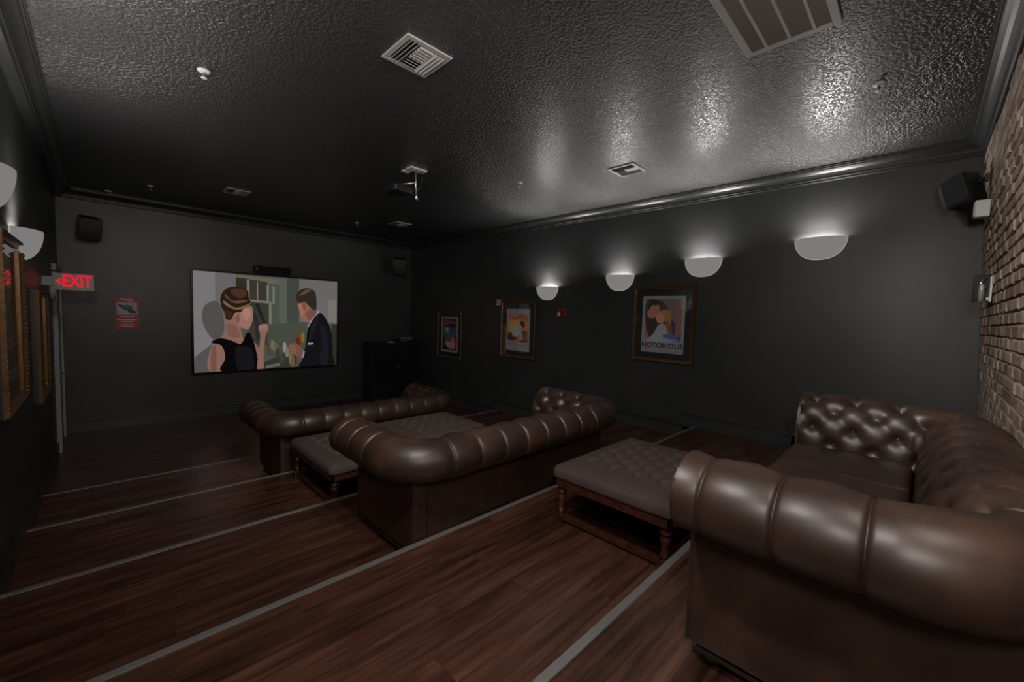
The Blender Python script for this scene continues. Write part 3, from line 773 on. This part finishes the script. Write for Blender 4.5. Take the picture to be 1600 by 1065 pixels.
# ------------------------------------------------------------------ framed posters
def make_frame(side, y0, y1, z0, z1, xw, patches, label, paper, cap=None, bead=True, depth=.04):
    """side 1: hangs on the right wall, -1: on the left wall; local x along the wall (left to right as seen), local -y towards the room"""
    W, H = abs(y1-y0), z1-z0
    root = empty('framed_poster', (xw, (y0+y1)/2, z0), -PI/2 if side > 0 else PI/2, label, 'picture', 'framed film posters')
    fw_ = .052
    P = [(0, 0), (0, -depth*.6), (.008, -depth), (.022, -depth*.92), (.03, -depth*.7), (fw_, -depth*.62), (fw_, 0)]
    def rail(a, b):  # mitred moulding from corner a to corner b, inside to the left
        d = (Vector(b)-Vector(a)).normalized(); n = Vector((-d.y, d.x)); v = []
        for c, s_ in ((a, 1), (b, -1)):
            for q, dd in P:
                p = Vector(c)+n*q+d*q*s_; v.append((p.x, dd, p.y))
        k = len(P); f = [(i, (i+1) % k, k+(i+1) % k, k+i) for i in range(k)]+[tuple(range(k-1, -1, -1)), tuple(range(k, 2*k))]
        me = pymesh('frame_rail', v, f); bm = bmesh.new(); bm.from_mesh(me); bmesh.ops.recalc_face_normals(bm, faces=bm.faces[:]); bm.to_mesh(me); bm.free()
        me.materials.append(M_gold); me.materials.append(M_black)
        for pg in me.polygons:
            c = pg.center
            if abs(c.y+depth*.3) < depth*.02 and min(abs(abs(c.x)-W/2), abs(c.z), abs(c.z-H)) < .001: pg.material_index = 1
        return link('frame_rail', me, None, root)
    C_ = [(-W/2, 0), (W/2, 0), (W/2, H), (-W/2, H)]
    for i in range(4):
        a, b = C_[i], C_[(i+1) % 4]; rl_ = rail(a, b)
        if bead:   # row of carved beads on the rail
            d = Vector(b)-Vector(a); n = int(d.length/.03); dv = d.normalized(); nv = Vector((-dv.y, dv.x)); bv, bf = [], []
            for j in range(1, n):
                p = Vector(a)+d*(j/n)+nv*.014; c = Vector((p.x, -depth*.93, p.y)); n0 = len(bv)
                bv += [c+Vector(q)*.0115 for q in ((1, 0, 0), (0, 0, 1), (-1, 0, 0), (0, 0, -1), (.0, -.9, .0), (.7, -.45, .7), (-.7, -.45, .7), (-.7, -.45, -.7), (.7, -.45, -.7))]
                for q in ((0, 5, 8), (1, 6, 5), (2, 7, 6), (3, 8, 7), (4, 5, 6), (4, 6, 7), (4, 7, 8), (4, 8, 5), (0, 1, 5), (1, 2, 6), (2, 3, 7), (3, 0, 8)): bf.append(tuple(n0+t for t in q))
            tag(link('beading', pymesh('beading', bv, bf, True), M_gold, rl_), kind='stuff')
    box('mat_board', -W/2+.03, W/2-.03, -.012, 0, .03, H-.03, M_mat, root)
    px0, px1, pz0, pz1 = paper
    ps = box('poster', px0, px1, -.0145, -.011, pz0, pz1, M_paper, root)
    pw, ph = px1-px0, pz1-pz0
    art('print', patches, lambda u, v_, k: (px0+u*pw, -.0149-k*.00015, pz0+v_*ph), ps, False)
    if cap:
        for body, u, v_, size, c, sx in cap:
            text_mesh('lettering', body, size, cmat(c, False), ps, (px0+u*pw, -.0175, pz0+v_*ph), (PI/2, 0, 0), sx=sx, bold=.0022)
    box('glass', -W/2+.03, W/2-.03, -.0235, -.0215, .03, H-.03, M_glass, root)
    return root
def lines(v0, rows, c, u0=.1, u1=.9, seed=1, h=.006):
    r_ = random.Random(seed); out = []
    for i in range(rows):
        x = u0
        while x < u1:
            wv = min(r_.uniform(.03, .09), u1-x); vv = v0-i*.022
            out.append((c, [(x, vv-h), (x+wv, vv-h), (x+wv, vv+h), (x, vv+h)])); x += wv+.015
    return out
skn = (112, 74, 58)
A_not = [((70, 66, 64), [(.07, .2), (.93, .2), (.93, .95), (.07, .95)]),
         ((40, 40, 44), smooth_poly([(.08, .9), (.4, .93), (.6, .8), (.75, .55), (.9, .5), (.92, .25), (.7, .3), (.6, .5), (.3, .4), (.1, .5)])),
         ((92, 58, 54), [(.8, .3), (.92, .3), (.92, .8), (.8, .8)]),
         ((36, 28, 28), smooth_poly([(.1, .6), (.28, .7), (.36, .5), (.3, .32), (.2, .24), (.1, .45)])),
         ((104, 60, 56), smooth_poly([(.08, .5), (.14, .35), (.2, .24), (.12, .2), (.08, .25)])),
         ((98, 100, 100), smooth_poly([(.3, .35), (.42, .5), (.55, .5), (.68, .38), (.74, .2), (.12, .2), (.2, .26)])),
         (skn, smooth_poly([(.12, .7), (.2, .82), (.36, .85), (.42, .74), (.34, .64), (.24, .6), (.16, .62)])),
         ((26, 24, 26), smooth_poly([(.12, .82), (.2, .92), (.38, .9), (.34, .84), (.22, .83), (.15, .74)])),
         ((120, 88, 70), smooth_poly([(.34, .66), (.44, .72), (.52, .68), (.54, .56), (.42, .52), (.34, .58)])),
         ((108, 74, 46), smooth_poly([(.44, .74), (.6, .76), (.7, .66), (.68, .5), (.6, .42), (.56, .56), (.5, .66)])),
         ((84, 56, 38), smooth_poly([(.56, .56), (.66, .54), (.74, .36), (.66, .34), (.6, .44)])),
         ((44, 62, 104), smooth_poly([(.52, .32), (.72, .34), (.88, .3), (.84, .25), (.56, .27)])),
         ((80, 86, 108), [(.52, .22), (.84, .22), (.84, .25), (.52, .25)])]
A_not += lines(.05, 2, (66, 64, 62), .1, .92, 4, .004)
make_frame(1, 2.115, 3.0, 1.42, 2.476, XR, A_not, 'gilt-framed poster of an embracing couple with bold black lettering below', (-.302, .302, .13, .915),
           [('NOTORIOUS', .5, .125, .098, (24, 24, 26), 1.03)])
A_sun = [((112, 74, 34), [(.08, .22), (.92, .22), (.92, .82), (.08, .82)]),
         ((124, 92, 40), smooth_poly([(.1, .5), (.3, .7), (.6, .72), (.5, .5), (.3, .42)])),
         ((106, 52, 34), smooth_poly([(.08, .84), (.2, .9), (.34, .8), (.5, .86), (.68, .88), (.9, .84), (.92, .7), (.74, .78), (.5, .76), (.3, .72), (.1, .76)])),
         ((84, 46, 30), smooth_poly([(.8, .4), (.92, .5), (.92, .24), (.8, .24)])),
         ((92, 100, 108), smooth_poly([(.24, .5), (.42, .64), (.6, .6), (.66, .46), (.56, .36), (.4, .34), (.26, .4)])),
         ((34, 26, 26), smooth_poly([(.6, .7), (.74, .7), (.8, .62), (.72, .56), (.62, .62)])),
         ((116, 84, 68), smooth_poly([(.52, .56), (.62, .62), (.7, .54), (.6, .46)])),
         ((114, 82, 76), smooth_poly([(.54, .38), (.7, .44), (.8, .36), (.72, .28), (.6, .28)])),
         ((36, 24, 20), smooth_poly([(.72, .5), (.86, .46), (.84, .34), (.74, .28), (.72, .4)])),
         ((52, 30, 22), smooth_poly([(.08, .4), (.2, .44), (.34, .34), (.5, .32), (.4, .26), (.08, .26)])),
         ((60, 28, 22), smooth_poly([(.6, .26), (.75, .28), (.92, .3), (.92, .22), (.6, .22)]))]
A_sun += lines(.17, 2, (60, 56, 56), .1, .4, 2, .005)+lines(.155, 2, (60, 56, 56), .52, .9, 3, .005)
A_sun += [((40, 38, 38), [(.42, .04), (.58, .04), (.5, .065)])]
make_frame(1, 4.89, 5.78, 1.21, 2.268, XR, A_sun, 'gilt-framed poster with an orange sky below the fourth sconce', (-.302, .302, .135, .915))
A_blue = [((22, 24, 32), [(.08, .06), (.92, .06), (.92, .95), (.08, .95)]),
          ((84, 40, 44), smooth_poly([(.1, .88), (.3, .92), (.6, .88), (.9, .86), (.9, .8), (.6, .82), (.35, .76), (.14, .7)])),
          ((44, 54, 68), smooth_poly([(.12, .6), (.3, .72), (.56, .66), (.9, .7), (.9, .4), (.6, .36), (.4, .3), (.2, .4)])),
          ((84, 94, 96), smooth_poly([(.2, .64), (.34, .72), (.52, .68), (.42, .6), (.5, .54), (.34, .56)])),
          ((66, 22, 22), smooth_poly([(.1, .3), (.4, .34), (.9, .46), (.92, .12), (.7, .07), (.3, .07), (.1, .16)])),
          ((112, 92, 86), smooth_poly([(.24, .26), (.4, .32), (.56, .3), (.66, .36), (.84, .3), (.84, .14), (.6, .1), (.4, .14)])),
          ((118, 66, 58), smooth_poly([(.58, .4), (.74, .44), (.84, .38), (.74, .3), (.62, .3)])),
          ((34, 20, 20), smooth_poly([(.2, .22), (.36, .16), (.6, .08), (.3, .07), (.14, .12)]))]
make_frame(1, 7.0, 7.89, 1.01, 2.06, XR, A_blue, 'gilt-framed poster in dark blue and red beside the black cabinet', (-.305, .305, .135, .915))
A_l1 = [((30, 30, 34), [(.0, .0), (1, 0), (1, 1), (0, 1)]), ((70, 44, 42), [(.08, .66), (.9, .66), (.9, .9), (.08, .9)]), ((96, 78, 28), [(.1, .26), (.9, .26), (.9, .36), (.1, .36)]),
        ((44, 36, 66), [(.1, .17), (.9, .17), (.9, .24), (.1, .24)]), ((86, 84, 84), [(0, .02), (1, .02), (1, .11), (0, .11)]), ((40, 46, 42), smooth_poly([(.2, .4), (.5, .6), (.8, .42), (.7, .38)]))]
make_frame(-1, 3.61, 4.55, 1.32, 2.40, xl(1.5)+.001, A_l1, 'beaded gilt frame on the left wall, nearest the camera', (-.32, .32, .14, .96), depth=.055)
A_l2 = [((34, 28, 28), [(.05, .05), (.95, .05), (.95, .95), (.05, .95)]), ((80, 48, 44), smooth_poly([(.2, .3), (.5, .7), (.8, .4)])), ((70, 66, 64), [(.1, .08), (.9, .08), (.9, .18), (.1, .18)])]
make_frame(-1, 5.46, 6.42, 1.085, 2.09, xl(1.3)+.001, A_l2, 'beaded gilt frame on the left wall, beside the exit sign', (-.31, .31, .13, .92), depth=.055)

# ------------------------------------------------------------------ exit sign, alarm devices
ex = empty('exit_sign', (-.386, 6.6, 2.118), 0, 'lit red EXIT sign with a left arrow projecting from the left wall', 'exit sign')
box('canopy', -.039, .045, -.05, .05, .04, .14, M_signface, ex, .005)
box('housing', .04, .352, -.022, .022, 0, .182, M_signface, ex, .004)
text_mesh('lettering', 'EXIT', .178, M_exit, ex, (.222, -.0245, .096), (PI/2, 0, 0), sx=.62, bold=.005)
v = [(.062, -.0235, .093), (.098, -.0235, .128), (.109, -.0235, .116), (.086, -.0235, .093), (.109, -.0235, .07), (.098, -.0235, .058)]
v += [(a, -.0225, c) for a, _, c in v]; f = [tuple(range(6)), tuple(range(11, 5, -1))]+[(i, i+6, (i+1) % 6+6, (i+1) % 6) for i in range(6)]
link('arrow', pymesh('arrow', v, f), M_exit, ex)
hs = empty('horn_strobe', (xl(2.1), 7.62, 2.02), 0, 'small white strobe with a red base on the left wall by the door', 'alarm')
box('body', 0, .05, -.05, .05, .03, .16, M_white, hs, .006); box('base_ring', 0, .045, -.048, .048, 0, .03, M_red, hs, .004)
fa = empty('fire_alarm', (XR, 4.314, 2.005), 0, 'small red fire alarm with white strobe below the fourth sconce', 'alarm')
box('body', -.045, 0, -.068, .068, 0, .135, M_red, fa, .008)
box('strobe_lens', -.062, -.045, .012, .06, .015, .07, M_white, fa, .005); box('speaker_slots', -.047, -.044, -.05, -.005, .03, .1, M_dark, fa)
th = empty('wall_thermostat', (XR, 5.88, 2.188), 0, 'small white control box at the top left of the orange poster', 'thermostat')
box('body', -.03, 0, -.045, .045, 0, .11, M_white, th, .006); box('vent', -.032, -.029, -.03, .03, .025, .05, M_slat, th); box('vent', -.032, -.029, -.03, .03, .065, .085, M_slat, th)

# ------------------------------------------------------------------ loudspeakers
def speaker(loc, rot, w_, d_, h_, label, bracket, taper=.75):
    root = empty('wall_speaker', loc, 0, label, 'speaker', 'black satellite speakers'); root.rotation_euler = rot
    # cabinet: front (-y) face full height, back face narrower
    v = [(-w_/2, -d_/2, -h_/2), (w_/2, -d_/2, -h_/2), (w_/2*taper, d_/2, -h_/2), (-w_/2*taper, d_/2, -h_/2), (-w_/2, -d_/2, h_/2), (w_/2, -d_/2, h_/2), (w_/2*taper, d_/2, h_/2), (-w_/2*taper, d_/2, h_/2)]
    me = pymesh('cabinet', v, BF); bm = bmesh.new(); bm.from_mesh(me); bmesh.ops.bevel(bm, geom=bm.edges[:], offset=.01, segments=2, affect='EDGES'); bm.to_mesh(me); bm.free()
    link('cabinet', me, M_black, root)
    n = 10; v, f = [], []
    for i in range(n+1):
        z = -h_/2+.008+(h_-.016)*i/n; b = .018*math.sin(PI*i/n)
        v += [(-w_/2+.008, -d_/2-.004-b, z), (w_/2-.008, -d_/2-.004-b, z), (-w_/2+.008, -d_/2+.004, z), (w_/2-.008, -d_/2+.004, z)]
    for i in range(n):
        a = 4*i; f += [(a, a+1, a+5, a+4), (a+1, a+3, a+7, a+5), (a+2, a, a+4, a+6)]
    f += [(2, 3, 1, 0), (4*n, 4*n+1, 4*n+3, 4*n+2)]
    link('grille', pymesh('grille', v, f), principled('grey_grille_edge', (.035, .035, .036), .6), root)
    lathe('badge', [(.008, 0), (.008, .003)], M_chrome, root, (0, -d_/2-.006, -h_/2+.03), 10, (PI/2, 0, 0))
    mw = Matrix.LocRotScale(Vector(loc), root.rotation_euler, None).inverted()
    b = tube('bracket', [mw @ Vector(p) for p in bracket], .014, M_black, root)
    p = mw @ Vector(bracket[-1]); box('wall_plate', -.018, .018, -.01, .01, -.03, .03, M_black, root, .003, 2, tuple(p), tuple(root.rotation_euler.to_matrix().inverted().to_euler()))
    return root
speaker((-.09, 8.83, 3.09), (math.radians(18), 0, math.radians(12)), .26, .22, .32, 'black speaker high on the screen wall above the red notice', [(-.09, 8.93, 3.12), (-.09, YS-.02, 3.14)])
speaker((4.98, 8.72, 3.07), (math.radians(20), 0, math.radians(-38)), .3, .24, .34, 'black speaker high in the far right corner above the cabinet', [(5.03, 8.83, 3.1), (5.08, YS-.02, 3.14)])
speaker((4.97, -.15, 3.12), (math.radians(20), 0, math.radians(135)), .18, .18, .25, 'black speaker high on the brick wall by the corner', [(4.95, -.18, 3.16), (4.95, yb(3.2)+.02, 3.2)])
jb = empty('junction_box', (4.9, yb(2.95)+.002, 2.88), 0, 'pale box on the brick wall below the corner speaker', 'electrical box')
box('body', -.06, .06, 0, .08, 0, .13, M_white, jb, .006); box('cover', -.052, .052, .08, .086, .01, .12, M_white, jb, .003)

# ------------------------------------------------------------------ ceiling fittings
def vent(x0, x1, y0, y1, label):
    root = empty('ceiling_vent', ((x0+x1)/2, (y0+y1)/2, ZC), 0, label, 'vent', 'square ceiling vents')
    hx, hy = (x1-x0)/2, (y1-y0)/2; fw_ = .035
    box('backing', -hx+.02, hx-.02, -hy+.02, hy-.02, -.004, .0, M_dark, root)
    for s in (-1, 1):
        box('frame', -hx, hx, s*(hy-fw_/2)-fw_/2, s*(hy-fw_/2)+fw_/2, -.012, 0, M_metalw, root, .003)
        box('frame', s*(hx-fw_/2)-fw_/2, s*(hx-fw_/2)+fw_/2, -hy+fw_, hy-fw_, -.012, 0, M_metalw, root, .003)
        for i in range(3):   # deflector blades on the two long sides
            xx = s*(hx-fw_-.012-i*.026)
            box('blade', -.011, .011, -hy+fw_, hy-fw_, -.0012, .0012, M_metalw, root, 0, 2, (xx, 0, -.014), (0, s*math.radians(38), 0))
    n = 9
    for i in range(n):
        yy = -hy+fw_+.012+i*(2*hy-2*fw_-.024)/(n-1)
        box('blade', -hx+.115, hx-.115, -.010, .010, -.0012, .0012, M_metalw, root, 0, 2, (0, yy, -.012), (math.radians(40 if yy > 0 else -40), 0, 0))
    return root
vent(1.34, 1.67, 2.30, 2.63, 'square ceiling vent at the top centre, nearest the camera')
vent(4.05, 4.36, 2.31, 2.63, 'square ceiling vent among the bright reflections, right of the projector')
vent(1.30, 1.60, 7.05, 7.38, 'square ceiling vent above the left side of the screen')
vent(3.93, 4.25, 7.03, 7.36, 'square ceiling vent near the far right corner')
rg = empty('return_grille', (2.25, .665, ZC), 0, 'large cream return air grille cut by the top edge', 'vent')
hx, hy = .66, .236
box('backing', -hx+.02, hx-.02, -hy+.01, hy-.01, -.004, 0, M_dark, rg)
for s in (-1, 1):
    box('frame', -hx, hx, s*(hy-.02)-.02, s*(hy-.02)+.02, -.016, 0, M_metalw, rg, .003); box('frame', s*(hx-.02)-.02, s*(hx-.02)+.02, -hy+.04, hy-.04, -.016, 0, M_metalw, rg, .003)
for i in range(1, 4): box('bar', -hx+.03, hx-.03, -hy+i*hy/2-.008, -hy+i*hy/2+.008, -.0155, 0, M_metalw, rg, .002)
for r in range(4):
    ya, yb_ = -hy+r*hy/2+(.04 if r == 0 else .008), -hy+(r+1)*hy/2-(.04 if r == 3 else .008)
    sv, sf = [], []
    for i in range(82):
        x = -hx+.045+i*.0153; n0 = len(sv); sv += [(x-.005, ya, -.003), (x-.005, yb_, -.003), (x+.005, yb_, -.0135), (x+.005, ya, -.0135)]; sf += [(n0, n0+1, n0+2, n0+3)]
    o = link('louvres', pymesh('louvres', sv, sf), M_slat, rg); tag(o, kind='stuff')
    md = o.modifiers.new('thick', 'SOLIDIFY'); md.thickness = .001
def sprinkler(x, y, label, k=1.0):
    k *= .8
    root = empty('sprinkler', (x, y, ZC), 0, label, 'sprinkler', 'ceiling sprinklers')
    lathe('escutcheon', [(.045*k, 0), (.044*k, -.008), (.03*k, -.014), (.02*k, -.016)], M_white, root, (0, 0, 0), 20)
    lathe('head', [(.01*k, -.014), (.01*k, -.04), (.014*k, -.042), (.006*k, -.045)], M_chrome, root, (0, 0, 0), 12)
    lathe('deflector', [(.02*k, -.05), (.022*k, -.052), (.02*k, -.054)], M_white, root, (0, 0, 0), 14)
sprinkler(.563, 3.75, 'white ceiling sprinkler at the upper left, nearest the camera', 1.15)
sprinkler(3.82, .336, 'ceiling sprinkler near the brick wall, right of the large grille')
sprinkler(.132, 8.8, 'ceiling sprinkler above the black speaker in the far left corner', 1.2)
sprinkler(.55, 7.9, 'small ceiling sprinkler left of the far left vent')
sprinkler(3.77, 3.72, 'small ceiling sprinkler left of the vent among the reflections')
sprinkler(3.52, 7.8, 'tiny ceiling sprinkler left of the far right vent')

# projector hanging from the ceiling
pj = empty('ceiling_projector', (2.65, 4.35, ZC), 0, 'black projector hanging from a ceiling mount', 'projector')
box('ceiling_plate', -.1, .12, -.09, .02, -.02, 0, M_white, pj, .004); box('ceiling_plate', -.09, .0, .08, .15, -.016, 0, M_white, pj, .004)
tube('pole', [(0, -.03, -.01), (0, -.03, -.3)], .012, M_chrome, pj)
tube('cable', [(.06, -.04, -.01), (.07, -.05, -.12), (.04, -.04, -.22), (.0, .02, -.27)], .008, M_black, pj)
bd = rbox('body', .26, .24, .085, .02, M_black, pj, (-.12, .16, -.275), 6, 0, (0, 0, math.radians(8)))
tube('mount_arm', [(0, -.03, -.16), (-.1, .12, -.17), (-.2, .26, -.17)], .01, M_chrome, pj); tube('mount_arm', [(0, -.03, -.16), (-.02, .14, -.17), (.0, .28, -.17)], .01, M_chrome, pj)
tube('handset', [(.01, -.03, -.28), (.01, -.03, -.36)], .018, M_chrome, pj)
lathe('lens', [(.04, 0), (.045, .03), (.035, .035)], M_blackg, pj, (-.17, .275, -.235), 16, (-PI/2, 0, 0))
box('indicator', -.17, -.155, .038, .05, -.215, -.2, M_green, pj)

# ------------------------------------------------------------------ cabinet with equipment in the far corner
cb = empty('media_cabinet', (4.79, 8.45, 0), 0, 'tall black two-door cabinet in the far right corner', 'cabinet')
box('body', -.57, .57, .022, .5, .0, 1.26, M_black, cb, .004)
box('top', -.59, .59, -.01, .51, 1.26, 1.3, M_black, cb, .005)
for s in (-1, 1):
    a, b = sorted((s*.004, s*.565)); dr = box('cabinet_door', a, b, 0, .022, .08, 1.25, M_blackg, cb, .004)
    lathe('knob', [(.006, 0), (.014, .014), (.012, .022), (.004, .025)], M_chrome, dr, (s*.035, 0, .75), 12, (PI/2, 0, 0))
box('plinth', -.56, .56, .03, .49, 0, .075, M_black, cb)
r1 = empty('disc_player', (5.02, 8.62, 1.3), math.radians(6), 'slim dark media player on top of the black cabinet', 'media player')
box('case', -.2, .2, -.13, .13, .01, .06, M_black, r1, .004); box('fascia', -.19, .1, -.134, -.13, .025, .05, M_chrome, r1); 
for q in ((-.16, -.1), (.16, -.1), (-.16, .1), (.16, .1)): lathe('foot', [(.012, 0), (.012, .011)], M_black, r1, (*q, 0), 10)
r2o = empty('remote_control', (4.66, 8.52, 1.3), math.radians(70), 'small pale remote control lying on the black cabinet', 'remote')
rbox('case', .045, .16, .02, .008, M_white, r2o, (0, 0, 0), 4); box('keypad', -.015, .015, -.06, .05, .0195, .0215, M_black, r2o)
r3 = empty('cable_box', (5.18, 8.72, 1.36), math.radians(-8), 'small light box stacked on the media player', 'media player')
box('case', -.13, .1, -.08, .08, 0, .04, M_metalw, r3, .004); box('fascia', -.11, .08, -.084, -.08, .01, .03, M_black, r3)
